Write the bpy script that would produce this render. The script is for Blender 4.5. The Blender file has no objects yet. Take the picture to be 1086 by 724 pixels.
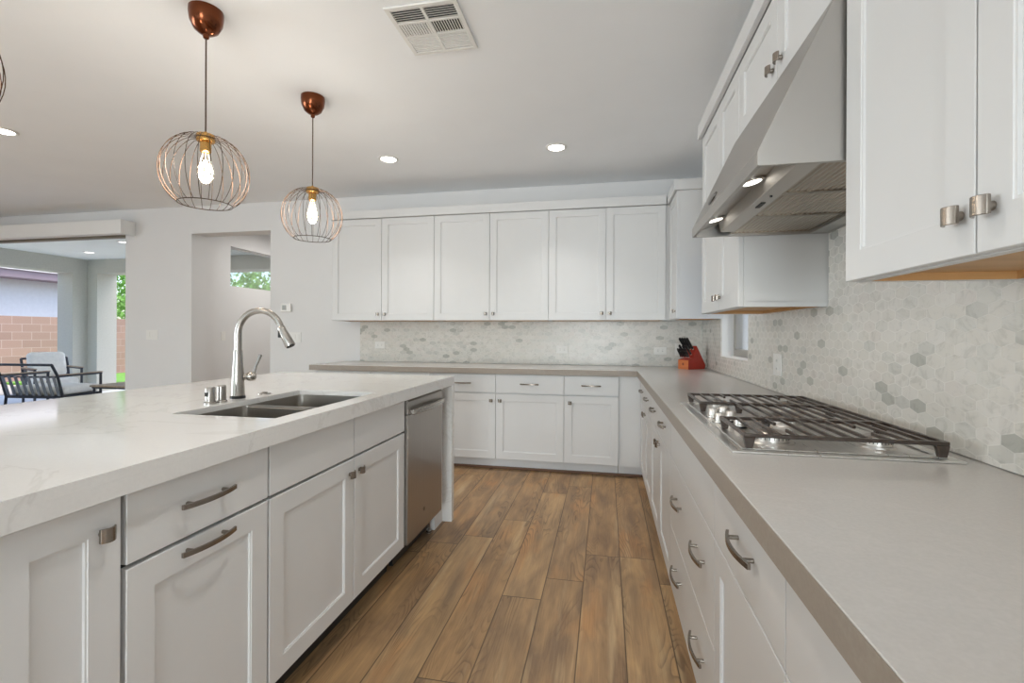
import bpy, bmesh, math, random
from math import radians as R, sin, cos, pi
from mathutils import Matrix, Vector
random.seed(7)
scene = bpy.context.scene
col = scene.collection

# ------------------------------------------------------------------ camera
FPX, W, H = 499.65, 1086, 724
cd = bpy.data.cameras.new('camera'); cam = bpy.data.objects.new('camera', cd); col.objects.link(cam)
cd.sensor_width = 36; cd.lens = FPX / W * 36; cd.shift_y = -(362 - 353.4) / W
cd.clip_start = .02; cd.clip_end = 300
yaw, roll, CAMH = R(11.234), R(.25), 1.22
fwd = Vector((-sin(yaw), cos(yaw), 0)); rgt = Vector((cos(yaw), sin(yaw), 0)); upv = rgt.cross(fwd)
r2 = cos(roll) * rgt + sin(roll) * upv; u2 = -sin(roll) * rgt + cos(roll) * upv
m = Matrix((r2, u2, -fwd)).transposed().to_4x4(); m.translation = (0, 0, CAMH)
cam.matrix_world = m; scene.camera = cam

# ------------------------------------------------------------------ light and exposure
scene.view_settings.view_transform = 'Standard'; scene.view_settings.look = 'None'
scene.view_settings.gamma = 1; scene.view_settings.use_curve_mapping = False
scene.view_settings.exposure = -0.04
wd = bpy.data.worlds.new('sky'); scene.world = wd; wd.use_nodes = True
nt = wd.node_tree; nt.nodes.clear()
sky = nt.nodes.new('ShaderNodeTexSky'); sky.sky_type = 'NISHITA'; sky.sun_disc = False
sky.sun_elevation = R(58); sky.sun_rotation = R(60); sky.air_density = 1.0; sky.dust_density = 2.0
bg = nt.nodes.new('ShaderNodeBackground'); bg.inputs[1].default_value = 0.46
wo = nt.nodes.new('ShaderNodeOutputWorld')
nt.links.new(sky.outputs[0], bg.inputs[0]); nt.links.new(bg.outputs[0], wo.inputs[0])
def light(name, typ, loc, energy, color=(1, 1, 1), rot=(0, 0, 0), parent=None, **kw):
    l = bpy.data.lights.new(name, typ); l.energy = energy; l.color = color
    for k, v in kw.items(): setattr(l, k, v)
    o = bpy.data.objects.new(name, l); col.objects.link(o); o.location = loc; o.rotation_euler = rot
    if parent: o.parent = parent
    return o
sun = light('sun', 'SUN', (0, 0, 10), 3.0, (1, .96, .9), angle=R(.6))
sun.rotation_euler = Vector((-.35, .45, -1)).to_track_quat('-Z', 'Y').to_euler()
# added fill lights outside made-up openings behind the camera and on the left
light('fill_light_rear', 'AREA', (-4.0, -5.35, 1.35), 15, (.89, .95, 1), (R(-90), 0, R(180)), shape='RECTANGLE', size=4.8, size_y=2.3)
light('fill_light_aisle', 'AREA', (-.2, -5.35, 1.15), 190, (.89, .95, 1), (R(-90), 0, R(180)), shape='RECTANGLE', size=1.8, size_y=2.2)
light('fill_light_side', 'AREA', (-9.1, -1.2, 1.35), 330, (.87, .94, 1), (0, R(-92), 0), shape='RECTANGLE', size=2.2, size_y=4.4)
CAN_WATTS = 3.6

# ------------------------------------------------------------------ node helpers
class N:
    def __init__(s, name):
        s.m = bpy.data.materials.new(name); s.m.use_nodes = True; s.t = s.m.node_tree
        s.b = s.t.nodes['Principled BSDF']; s.out = s.t.nodes['Material Output']
    def n(s, typ, **kw):
        o = s.t.nodes.new(typ)
        for k, v in kw.items(): setattr(o, k, v)
        return o
    def put(s, sock, v):
        if isinstance(v, bpy.types.NodeSocket): s.t.links.new(v, sock)
        elif v is not None:
            if isinstance(v, tuple) and len(v) == 3 and sock.type == 'RGBA': v = (*v, 1)
            sock.default_value = v
    def ma(s, op, a, b=None, c=None):
        o = s.n('ShaderNodeMath', operation=op); s.put(o.inputs[0], a); s.put(o.inputs[1], b); s.put(o.inputs[2], c); return o.outputs[0]
    def vm(s, op, a, b=None):
        o = s.n('ShaderNodeVectorMath', operation=op); s.put(o.inputs[0], a)
        if b is not None: s.put(o.inputs[1], b)
        return o
    def xyz(s, x=0., y=0., z=0.):
        o = s.n('ShaderNodeCombineXYZ'); s.put(o.inputs[0], x); s.put(o.inputs[1], y); s.put(o.inputs[2], z); return o.outputs[0]
    def pos(s):
        o = s.n('ShaderNodeTexCoord'); q = s.n('ShaderNodeSeparateXYZ'); s.t.links.new(o.outputs['Object'], q.inputs[0]); return q.outputs
    def noise(s, vec, scale, detail=3., rough=.5, dist=0.):
        o = s.n('ShaderNodeTexNoise'); s.put(o.inputs['Vector'], vec); o.inputs['Scale'].default_value = scale
        o.inputs['Detail'].default_value = detail; o.inputs['Roughness'].default_value = rough; o.inputs['Distortion'].default_value = dist
        return o.outputs['Fac']
    def rand(s, vec):
        o = s.n('ShaderNodeTexWhiteNoise', noise_dimensions='3D'); s.put(o.inputs['Vector'], vec); return o.outputs['Value'], o.outputs['Color']
    def ramp(s, fac, stops, mode='LINEAR'):
        o = s.n('ShaderNodeValToRGB'); o.color_ramp.interpolation = mode; e = o.color_ramp.elements
        while len(e) > len(stops): e.remove(e[-1])
        while len(e) < len(stops): e.new(.5)
        for i, (p, c) in enumerate(stops): e[i].position = p; e[i].color = (*c, 1) if len(c) == 3 else c
        s.put(o.inputs[0], fac); return o.outputs[0]
    def mix(s, fac, a, b, mode='MIX'):
        o = s.n('ShaderNodeMix', data_type='RGBA', blend_type=mode); s.put(o.inputs[0], fac); s.put(o.inputs[6], a); s.put(o.inputs[7], b); return o.outputs[2]
    def bump(s, h, strength=.2, dist=.002):
        o = s.n('ShaderNodeBump'); s.put(o.inputs['Height'], h); o.inputs['Strength'].default_value = strength; o.inputs['Distance'].default_value = dist
        s.t.links.new(o.outputs[0], s.b.inputs['Normal'])
def set_(b, **kw):
    for k, v in kw.items():
        s = b.inputs[k.replace('_', ' ')]
        s.default_value = (*v, 1) if isinstance(v, tuple) and len(v) == 3 and s.type == 'RGBA' else v
def paint(name, c, rough=.5, noise=.02, scale=3, **kw):
    g = N(name); set_(g.b, Roughness=rough, **kw)
    f = g.noise(g.n('ShaderNodeTexCoord').outputs['Object'], scale, 4)
    a = tuple(max(0, x * (1 - noise)) for x in c); b = tuple(min(1, x * (1 + noise)) for x in c)
    g.put(g.b.inputs['Base Color'], g.ramp(f, [(.3, a), (.7, b)])); return g.m
def metal(name, c, rough, stretch=None, **kw):
    g = N(name); set_(g.b, Base_Color=c, Metallic=1., Roughness=rough, **kw)
    if stretch:
        p = g.vm('MULTIPLY', g.n('ShaderNodeTexCoord').outputs['Object'], stretch).outputs[0]
        f = g.noise(p, 1., 2)
        g.put(g.b.inputs['Roughness'], g.ma('MULTIPLY_ADD', f, .16, rough - .08))
        g.put(g.b.inputs['Base Color'], g.ramp(f, [(.3, tuple(x * .93 for x in c)), (.7, tuple(min(1, x * 1.05) for x in c))]))
    return g.m
def emit(name, c, s):
    g = N(name); set_(g.b, Base_Color=(.8, .8, .8), Emission_Color=c, Emission_Strength=s); return g.m
M = {}
M['wall'] = paint('wall_paint', (.74, .735, .73), .6, .01)
M['ceiling'] = paint('ceiling_paint', (.91, .925, .94), .7, .01)
M['white'] = paint('white_cabinet_paint', (.68, .68, .675), .4, .008)
M['grey'] = paint('island_cabinet_paint', (.77, .77, .765), .48, .008)
M['trimw'] = paint('trim_paint', (.80, .79, .77), .4, .01)
M['plastic'] = paint('white_plastic', (.80, .79, .76), .35, .005)
M['dark'] = paint('dark_recess', (.02, .02, .02), .6)
M['black'] = paint('black_plastic', (.015, .015, .016), .3)
M['toe'] = paint('black_toe_board', (.03, .028, .027), .35)
M['steel'] = metal('brushed_steel', (.43, .405, .375), .28, (3., 3., 180.))
M['steelh'] = metal('hood_steel', (.47, .45, .425), .36)
M['steelr'] = metal('satin_strip_steel', (.60, .585, .56), .55)
M['fsteel'] = metal('brushed_nickel_faucet', (.43, .405, .375), .26)
M['steeldw'] = metal('dishwasher_steel', (.40, .37, .34), .33, (220., 220., 3.))
M['nickel'] = metal('satin_nickel', (.30, .265, .23), .27)
M['sink'] = metal('sink_steel', (.50, .47, .43), .30)
M['plate'] = metal('cooktop_steel', (.78, .765, .74), .30, (90., 4., 4.))
M['alu'] = metal('satin_aluminium', (.74, .71, .67), .34)
M['chrome'] = metal('bright_steel', (.80, .78, .75), .12)
M['iron'] = paint('cast_iron_grate', (.045, .029, .021), .26, .3, 60, Specular_IOR_Level=.75)
M['copper'] = metal('bronze_copper', (.17, .055, .025), .2)
M['brass'] = metal('aged_brass', (.62, .36, .12), .25)
M['wire'] = metal('dark_bronze_wire', (.075, .045, .03), .35)
M['cord'] = paint('brown_cord', (.09, .055, .04), .6)
M['knife'] = paint('knife_handle_black', (.012, .012, .013), .3)
M['stuccog'] = paint('patio_stucco', (.54, .54, .465), .9, .04, 40)
M['patiowhite'] = paint('patio_ceiling_paint', (.86, .90, .84), .8, .02)
M['housewall'] = paint('neighbour_stucco', (.66, .68, .72), .9, .03, 10)
M['fascia'] = paint('purple_grey_fascia', (.24, .19, .22), .7, .04)
M['rooftile'] = paint('roof_tile', (.75, .73, .72), .8, .2, 5)
M['concrete'] = paint('patio_concrete', (.76, .77, .78), .8, .06, 3)
M['gravel'] = paint('desert_gravel', (.46, .42, .37), .95, .2, 30)
M['lawn'] = paint('lawn', (.16, .36, .06), .95, .35, 60)
M['blackmetal'] = paint('black_furniture_metal', (.03, .035, .045), .4)
M['cushion'] = paint('white_cushion', (.90, .87, .79), .9, .05, 20)
M['teak'] = paint('teak', (.42, .32, .22), .6, .2, 20)
M['leaf'] = paint('leaf_green', (.20, .42, .08), .7, .5, 8)
M['leaf2'] = paint('orange_leaf', (.55, .30, .12), .7, .4, 8)
M['bark'] = paint('bark', (.16, .11, .08), .9, .3, 20)
M['blueside'] = paint('pale_blue_siding', (.45, .62, .84), .8, .05, 2)
M['can'] = emit('downlight_lens', (1, .95, .86), 14)
M['hoodlamp'] = emit('hood_lamp_lens', (1, .94, .84), 4)
M['filament'] = emit('filament', (1, .66, .30), 16)
M['redwood'] = paint('red_stained_wood', (.42, .035, .02), .35, .15, 12)

def wood(name, a, b, rough=.5):
    g = N(name); p = g.vm('MULTIPLY', g.n('ShaderNodeTexCoord').outputs['Object'], (6., 1.2, 30.)).outputs[0]
    f = g.noise(p, 2., 5, .6, .4); g.put(g.b.inputs['Base Color'], g.ramp(f, [(.3, a), (.7, b)])); set_(g.b, Roughness=rough); return g.m
M['maple'] = wood('maple_underside', (.50, .27, .10), (.62, .36, .15))

def quartz(name, base, vein, amt, rough, scale=1.3, speck=.03):
    g = N(name); co = g.n('ShaderNodeTexCoord').outputs['Object']
    f = g.noise(co, scale, 6, .6, 1.6)
    v = g.ramp(f, [(.485, (0, 0, 0)), (.5, (1, 1, 1)), (.515, (0, 0, 0))])
    f2 = g.noise(co, 160., 2)
    c = g.mix(g.ma('MULTIPLY', v, amt), base, vein)
    k = g.ramp(f2, [(.3, tuple([1 - speck] * 3)), (.7, (1, 1, 1))])
    g.put(g.b.inputs['Base Color'], g.mix(1., c, k, 'MULTIPLY')); set_(g.b, Roughness=rough); return g.m
M['quartzw'] = quartz('white_quartz', (.84, .83, .81), (.62, .60, .57), .35, .09)
M['quartzg'] = quartz('taupe_grey_quartz', (.57, .55, .525), (.61, .59, .565), .4, .2, .9, .05)
M['quartze'] = quartz('shaded_taupe_edge', (.31, .265, .22), (.35, .31, .26), .4, .45, .9, .08)  # same stone as the top, darker copy with the edge's shade in its colour

def hexmat(name, axis, off):
    g = N(name); p = g.pos()
    u = g.ma('DIVIDE', g.ma('ADD', p[axis], off), .0735)
    v = g.ma('MULTIPLY', g.ma('DIVIDE', g.ma('SUBTRACT', p[2], .914), .0335), .8660254)
    pt = g.xyz(u, v, 0.)
    s = (1., 1.7320508, 1.); h = (.5, .8660254, 0.)
    def cell(q):
        w = g.vm('MODULO', g.vm('ADD', q, (1000., 1732.0508, 0.)).outputs[0], s).outputs[0]
        return g.vm('SUBTRACT', w, h).outputs[0]
    a = cell(pt); b = cell(g.vm('SUBTRACT', pt, h).outputs[0])
    def flat(q):
        o = g.vm('MULTIPLY', q, (1., 1., 0.)); return o.outputs[0]
    a, b = flat(a), flat(b)
    la = g.vm('DOT_PRODUCT', a, a).outputs['Value']; lb = g.vm('DOT_PRODUCT', b, b).outputs['Value']
    c = g.ma('LESS_THAN', la, lb)
    mx = g.n('ShaderNodeMix', data_type='VECTOR'); g.put(mx.inputs[0], c); g.put(mx.inputs[4], b); g.put(mx.inputs[5], a); gv = mx.outputs[1]
    idv = g.vm('SUBTRACT', pt, gv).outputs[0]
    ids = g.vm('SNAP', g.vm('ADD', idv, (.1, .1, 0.)).outputs[0], (.5, .4330127, 1.)).outputs[0]
    r, rc = g.rand(ids)
    ab = g.vm('ABSOLUTE', gv).outputs[0]
    sp = g.n('ShaderNodeSeparateXYZ'); g.put(sp.inputs[0], ab)
    e = g.ma('SUBTRACT', .5, g.ma('MAXIMUM', sp.outputs[0], g.vm('DOT_PRODUCT', ab, (.5, .8660254, 0.)).outputs['Value']))
    grout = g.ramp(e, [(.012, (1, 1, 1)), (.03, (0, 0, 0))])
    tone = g.ramp(r, [(0., (.685, .66, .61)), (.28, (.71, .685, .64)), (.55, (.665, .65, .605)), (.78, (.69, .655, .61)), (.87, (.60, .59, .55)), (.94, (.47, .465, .425))], 'CONSTANT')
    shift = g.vm('ADD', g.n('ShaderNodeTexCoord').outputs['Object'], g.vm('MULTIPLY', rc, (7., 7., 7.)).outputs[0]).outputs[0]
    vein = g.noise(shift, 16., 6, .65, 2.)
    vf = g.ramp(vein, [(.36, (.84, .84, .83)), (.50, (1, 1, 1)), (.75, (1.0, .995, .98))])
    cc = g.mix(1., tone, vf, 'MULTIPLY')
    cc = g.mix(g.ma('MULTIPLY', grout, .28), cc, (.76, .745, .70))
    g.put(g.b.inputs['Base Color'], cc); set_(g.b, Roughness=.28)
    g.put(g.b.inputs['Roughness'], g.ma('MULTIPLY_ADD', grout, .4, .26))
    g.bump(g.ma('SUBTRACT', 1., grout), .25, .001)
    return g.m
M['hex_back'] = hexmat('hex_marble_back', 0, 20.)
M['hex_right'] = hexmat('hex_marble_right', 1, 20.)

def plankmat():
    g = N('plank_floor'); p = g.pos(); PWD, PL = .183, 1.45
    u = g.ma('DIVIDE', g.ma('ADD', p[0], 20 * PWD + .102), PWD); iu = g.ma('FLOOR', u); fu = g.ma('FRACT', u)
    ro, _ = g.rand(g.xyz(iu, 3.3, 1.7))
    v = g.ma('ADD', g.ma('DIVIDE', g.ma('ADD', p[1], 30.), PL), ro); iv = g.ma('FLOOR', v); fv = g.ma('FRACT', v)
    r, rc = g.rand(g.xyz(iu, iv, 5.5)); r2_, _ = g.rand(g.xyz(iv, iu, 9.1))
    sh = g.vm('MULTIPLY', rc, (31., 17., 9.)).outputs[0]
    co = g.vm('ADD', g.xyz(p[0], p[1], 0.), sh).outputs[0]
    broad = g.noise(g.vm('MULTIPLY', co, (7., 1.6, 1.)).outputs[0], 1.5, 4, .55, .6)
    streak = g.noise(g.vm('MULTIPLY', co, (30., .9, 1.)).outputs[0], 1., 5, .6, .3)
    fine = g.noise(g.vm('MULTIPLY', co, (190., 7., 1.)).outputs[0], 1., 3, .6)
    wv = g.n('ShaderNodeTexWave', wave_type='BANDS', bands_direction='X'); g.put(wv.inputs['Vector'], g.vm('MULTIPLY', co, (3.2, .42, 1.)).outputs[0])
    wv.inputs['Scale'].default_value = 5.; wv.inputs['Distortion'].default_value = 9.; wv.inputs['Detail'].default_value = 3.; wv.inputs['Detail Scale'].default_value = 1.2
    base = g.ramp(r, [(0., (.45, .29, .155)), (.2, (.25, .16, .10)), (.42, (.40, .265, .155)), (.6, (.30, .215, .145)), (.78, (.53, .37, .215)), (1., (.34, .22, .13))])
    bm = g.ramp(broad, [(.36, (0, 0, 0)), (.64, (1, 1, 1))])
    warm = g.mix(bm, g.mix(.5, base, (.205, .14, .095)), g.mix(.45, base, (.62, .42, .225)))
    blot = g.noise(g.vm('MULTIPLY', co, (6., 1.9, 1.)).outputs[0], 1.1, 3, .5)
    warm = g.mix(g.ma('MULTIPLY', g.ramp(blot, [(.55, (0, 0, 0)), (.70, (1, 1, 1))]), .6), warm, (.56, .30, .125))
    tan = g.noise(g.vm('MULTIPLY', co, (11., .8, 1.)).outputs[0], 1.3, 4, .6)
    warm = g.mix(g.ma('MULTIPLY', g.ramp(tan, [(.56, (0, 0, 0)), (.70, (1, 1, 1))]), .55), warm, (.66, .52, .34))
    st = g.mix(.7, warm, g.ramp(streak, [(.3, (.74, .72, .70)), (.5, (.98, .97, .96)), (.72, (1.14, 1.12, 1.08))]), 'MULTIPLY')
    cont = g.noise(g.vm('MULTIPLY', co, (6.5, .95, 1.)).outputs[0], 1., 2, .45, .35)
    rings = g.ma('FRACT', g.ma('MULTIPLY', cont, 26.))
    rl = g.ramp(rings, [(0., (1, 1, 1)), (.22, (.35, .35, .35)), (.5, (0, 0, 0)), (.92, (0, 0, 0)), (1., (1, 1, 1))])
    msk = g.ramp(g.noise(g.vm('MULTIPLY', co, (4., 1.1, 1.)).outputs[0], 1.6, 2), [(.46, (0, 0, 0)), (.58, (1, 1, 1))])
    st = g.mix(g.ma('MULTIPLY', g.ma('MULTIPLY', rl, msk), .62), st, (.13, .085, .055))
    st = g.mix(.40, st, g.ramp(fine, [(.35, (.66, .64, .62)), (.6, (1, 1, 1))]), 'MULTIPLY')
    ex = g.ma('MULTIPLY', g.ma('MINIMUM', fu, g.ma('SUBTRACT', 1., fu)), PWD)
    ey = g.ma('MULTIPLY', g.ma('MINIMUM', fv, g.ma('SUBTRACT', 1., fv)), PL)
    gap = g.ramp(g.ma('MINIMUM', ex, ey), [(.0009, (1, 1, 1)), (.0022, (0, 0, 0))])
    colr = g.mix(gap, st, (.055, .035, .022))
    g.put(g.b.inputs['Base Color'], g.mix(1., colr, (.98, .91, .80), 'MULTIPLY'))
    g.put(g.b.inputs['Roughness'], g.ma('MULTIPLY_ADD', streak, .2, .36))
    g.bump(g.ma('SUBTRACT', g.ma('MULTIPLY', streak, .3), gap), .25, .0015)
    return g.m
M['planks'] = plankmat()

def blockmat(axis):
    g = N('block_wall'); p = g.pos(); bt = g.n('ShaderNodeTexBrick')
    g.put(bt.inputs['Vector'], g.xyz(p[axis], p[2], 0.)); bt.offset = .5
    for k, v in (('Scale', 1.), ('Mortar Size', .006), ('Brick Width', .41), ('Row Height', .2), ('Mortar Smooth', .3), ('Bias', 0.)): bt.inputs[k].default_value = v
    bt.inputs['Color1'].default_value = (.42, .27, .22, 1); bt.inputs['Color2'].default_value = (.34, .22, .18, 1); bt.inputs['Mortar'].default_value = (.52, .40, .35, 1)
    f = g.noise(g.n('ShaderNodeTexCoord').outputs['Object'], 60., 3)
    g.put(g.b.inputs['Base Color'], g.mix(.3, bt.outputs[0], g.ramp(f, [(.3, (.7, .7, .7)), (.7, (1.1, 1.1, 1.1))]), 'MULTIPLY')); set_(g.b, Roughness=.95); return g.m
M['blocks_y'] = blockmat(1); M['blocks_x'] = blockmat(0)

def glassmat(name, tint=(1, 1, 1), refl=1.0, rough=0.):
    g = N(name); g.t.nodes.remove(g.b)
    tr = g.n('ShaderNodeBsdfTransparent'); tr.inputs[0].default_value = (*tint, 1)
    gl = g.n('ShaderNodeBsdfGlossy'); gl.inputs['Roughness'].default_value = rough; gl.inputs[0].default_value = (1, 1, 1, 1)
    fr = g.n('ShaderNodeFresnel'); fr.inputs[0].default_value = 1.45
    mx = g.n('ShaderNodeMixShader'); g.put(mx.inputs[0], g.ma('MULTIPLY', fr.outputs[0], refl))
    g.t.links.new(tr.outputs[0], mx.inputs[1]); g.t.links.new(gl.outputs[0], mx.inputs[2]); g.t.links.new(mx.outputs[0], g.out.inputs[0]); return g.m
M['glass'] = glassmat('window_glass', (.97, .985, .98), .6)
M['bulb'] = glassmat('bulb_glass', (1., .96, .88), .8)

# ------------------------------------------------------------------ mesh helpers
class MB:
    def __init__(s, mat=None): s.bm = bmesh.new(); s.m = mat or Matrix.Identity(4)
    def v(s, p): return s.bm.verts.new(s.m @ Vector(p))
    def box(s, x0, x1, y0, y1, z0, z1):
        c = [s.v((x, y, z)) for x in (x0, x1) for y in (y0, y1) for z in (z0, z1)]
        for f in ((0, 1, 3, 2), (4, 6, 7, 5), (0, 4, 5, 1), (2, 3, 7, 6), (0, 2, 6, 4), (1, 5, 7, 3)): s.bm.faces.new([c[i] for i in f])
        return s
    def prism(s, pts, a0, a1, axis='x'):
        def P(p, a): return {'x': (a, p[0], p[1]), 'y': (p[0], a, p[1]), 'z': (p[0], p[1], a)}[axis]
        A = [s.v(P(p, a0)) for p in pts]; B = [s.v(P(p, a1)) for p in pts]; n = len(pts)
        s.bm.faces.new(A); s.bm.faces.new(B[::-1])
        for i in range(n): s.bm.faces.new((A[i], B[i], B[(i + 1) % n], A[(i + 1) % n]))
        return s
    def lathe(s, prof, c=(0, 0, 0), axis=(0, 0, 1), seg=24, caps=True):
        q = Vector((0, 0, 1)).rotation_difference(Vector(axis)).to_matrix(); c = Vector(c); rings = []
        for r, h in prof:
            rings.append([s.v(c + q @ Vector((max(r, 1e-4) * cos(2 * pi * i / seg), max(r, 1e-4) * sin(2 * pi * i / seg), h))) for i in range(seg)])
        for a, b in zip(rings, rings[1:]):
            for i in range(seg): s.bm.faces.new((a[i], a[(i + 1) % seg], b[(i + 1) % seg], b[i]))
        if caps: s.bm.faces.new(rings[0][::-1]); s.bm.faces.new(rings[-1])
        return s
    def tube(s, pts, r, seg=8, closed=False, rr=None):
        pts = [Vector(p) for p in pts]; n = len(pts); rings = []; ref = None
        for i, p in enumerate(pts):
            if closed: t = pts[(i + 1) % n] - pts[i - 1]
            else: t = pts[min(i + 1, n - 1)] - pts[max(i - 1, 0)]
            t.normalize()
            if ref is None: ref = t.orthogonal().normalized()
            ref = (ref - ref.dot(t) * t).normalized(); b = t.cross(ref)
            ri = rr[i] if rr else r
            rings.append([s.v(p + ri * (cos(2 * pi * k / seg) * ref + sin(2 * pi * k / seg) * b)) for k in range(seg)])
        for i in range(n if closed else n - 1):
            a, b = rings[i], rings[(i + 1) % n]
            for k in range(seg): s.bm.faces.new((a[k], a[(k + 1) % seg], b[(k + 1) % seg], b[k]))
        if not closed: s.bm.faces.new(rings[0][::-1]); s.bm.faces.new(rings[-1])
        return s
    def grid(s, us, vs, w0, w1, skip=(), plane='xy'):
        """slab of cells us x vs, thick w0..w1, leaving out the cells in skip: one welded mesh"""
        P = {'xy': lambda u, v, w: (u, v, w), 'xz': lambda u, v, w: (u, w, v), 'yz': lambda u, v, w: (w, u, v)}[plane]
        V = {}
        def g(i, j, k):
            if (i, j, k) not in V: V[i, j, k] = s.v(P(us[i], vs[j], (w0, w1)[k]))
            return V[i, j, k]
        cells = {(i, j) for i in range(len(us) - 1) for j in range(len(vs) - 1)} - set(skip)
        for i, j in cells:
            s.bm.faces.new((g(i, j, 0), g(i, j + 1, 0), g(i + 1, j + 1, 0), g(i + 1, j, 0)))
            s.bm.faces.new((g(i, j, 1), g(i + 1, j, 1), g(i + 1, j + 1, 1), g(i, j + 1, 1)))
            for di, dj, e in ((-1, 0, ((i, j), (i, j + 1))), (1, 0, ((i + 1, j), (i + 1, j + 1))), (0, -1, ((i, j), (i + 1, j))), (0, 1, ((i, j + 1), (i + 1, j + 1)))):
                if (i + di, j + dj) not in cells:
                    (a, b) = e; s.bm.faces.new((g(*a, 0), g(*b, 0), g(*b, 1), g(*a, 1)))
        return s
    def build(s, name, mat, parent=None, bevel=0, seg=2, angle=35, smooth=True):
        bmesh.ops.recalc_face_normals(s.bm, faces=s.bm.faces[:])
        me = bpy.data.meshes.new(name); s.bm.to_mesh(me); s.bm.free()
        for mm in (mat if isinstance(mat, (list, tuple)) else [mat]): me.materials.append(mm)
        if smooth:
            me.polygons.foreach_set('use_smooth', [True] * len(me.polygons)); me.set_sharp_from_angle(angle=R(angle))
        o = bpy.data.objects.new(name, me); col.objects.link(o)
        if parent: o.parent = parent
        if bevel:
            b = o.modifiers.new('bevel', 'BEVEL'); b.width = bevel; b.segments = seg; b.limit_method = 'ANGLE'; b.angle_limit = R(40); b.harden_normals = True
        return o
def tag(o, label=None, cat=None, group=None, kind=None):
    if label: o['label'] = label
    if cat: o['category'] = cat
    if group: o['group'] = group
    if kind: o['kind'] = kind
    return o
def thing(name, label, cat, loc=(0, 0, 0), rz=0, group=None):
    o = bpy.data.objects.new(name, None); col.objects.link(o); o.location = loc; o.rotation_euler = (0, 0, rz)
    o.empty_display_size = .1
    return tag(o, label, cat, group)
def copy_tree(o, parent=None):
    c = o.copy(); col.objects.link(c); c.parent = parent
    for ch in list(o.children): copy_tree(ch, c)
    return c
def struct(name, mb, mat, label=None, **kw): return tag(mb.build(name, mat, **kw), label, kind='structure')

# ------------------------------------------------------------------ room shell
CZ = 2.69; YB = 4.68; XR = .90; XL = -8.8; YF = -5.0
struct('floor', MB().box(XL, 1.1, YF, YB + .1, -.05, 0).box(-4.9, -3.0, YB + .1, 7.2, -.05, 0), M['planks'])
struct('ceiling', MB().box(XL, 1.1, YF, YB + .2, CZ, CZ + .15).box(-4.9, -3.0, YB + .2, 7.2, CZ, CZ + .15), M['ceiling'])
struct('wall_back', MB().grid([XL, -8.2, -5.70, -4.757, -3.71, 1.1], [0, 2.37, 2.44, CZ], YB, YB + .2, {(1, 0), (1, 1), (3, 0)}, 'xz'), M['wall'])
struct('wall_right', MB().grid([YF, 3.235, 3.958, YB], [0, 1.045, 1.95, CZ], XR, XR + .2, {(1, 1)}, 'yz'), M['wall'])
struct('wall_left', MB().grid([YF, -3.4, 1.0, YB + .2], [0, .25, 2.45, CZ], XL - .2, XL, {(1, 1)}, 'yz'), M['wall'])
struct('wall_front', MB().grid([XL, -6.4, -1.6, -1.1, .7, 1.1], [0, .02, .2, 2.3, 2.5, CZ], YF - .2, YF, {(1, 2), (1, 3), (3, 1), (3, 2)}, 'xz'), M['wall'])
struct('wall_hall_left', MB().grid([YB + .2, 5.42, 6.75, 7.2], [0, 1.835, 2.365, CZ], -5.1, -4.9, {(1, 1)}, 'yz'), M['wall'])
struct('wall_hall_right', MB().box(-3.0, -2.9, YB + .2, 7.2, 0, CZ), M['wall'])
struct('wall_hall_back', MB().box(-5.1, -2.9, 7.2, 7.3, 0, CZ), M['wall'])
struct('baseboard_back', MB().box(-5.70, -4.757, YB - .014, YB, 0, .13).box(-3.71, -2.74, YB - .014, YB, 0, .13), M['trimw'], bevel=.003)
struct('baseboard_left', MB().box(XL, XL + .014, YF + .02, YB - .02, 0, .13), M['trimw'], bevel=.003)
# hexagon tile panels on the two kitchen walls
struct('backsplash_tile_back', MB().box(-2.60, XR - .011, YB - .010, YB - .0005, .916, 1.345), M['hex_back'])
struct('backsplash_tile_right', MB().grid([.02, 1.235, 2.135, 3.235, 3.958, YB - .011], [.916, 1.045, 1.345, 1.66], XR - .010, XR - .0005,
       {(3, 1), (3, 2), (0, 2), (2, 2), (4, 2)}, 'yz'), M['hex_right'])
# window in the right wall
def window(name, loc, rz, w, h, mat, split=True, fr=.045):
    t = tag(thing(name, None, None, loc, rz), kind='structure')
    mb = MB().box(0, w, 0, .05, 0, fr).box(0, w, 0, .05, h - fr, h).box(0, fr, 0, .05, fr, h - fr).box(w - fr, w, 0, .05, fr, h - fr)
    if split: mb.box(w / 2 - .02, w / 2 + .02, .005, .045, fr, h - fr)
    mb.build('window_frame', mat, t, bevel=.003)
    MB().box(fr, w - fr, .022, .028, fr, h - fr).build('window_pane', M['glass'], t)
    return t
M['winframe'] = paint('grey_window_frame', (.34, .32, .29), .5)
window('window_1', (XR + .085, 3.958, 1.045), R(-90), .723, .905, M['winframe'], False, .06)
struct('window_sill', MB().box(XR + .001, XR + .085, 3.236, 3.957, 1.0455, 1.052), M['trimw'])
window('window_2', (-4.98, 5.42, 1.835), R(90), 1.33, .53, M['trimw'], False, .012)
window('added_window_rear', (-1.6, YF - .08, .2), R(180), 4.8, 2.3, M['trimw'])  # unseen window, added to let in the rear fill light
window('added_door_rear', (.7, YF - .08, .02), R(180), 1.8, 2.28, M['trimw'])  # unseen glass door, added to brighten the aisle and low cabinets
window('added_window_left', (XL - .08, -3.4, .25), R(90), 4.4, 2.2, M['trimw'])  # unseen window, added for the fill light from the left
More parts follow.
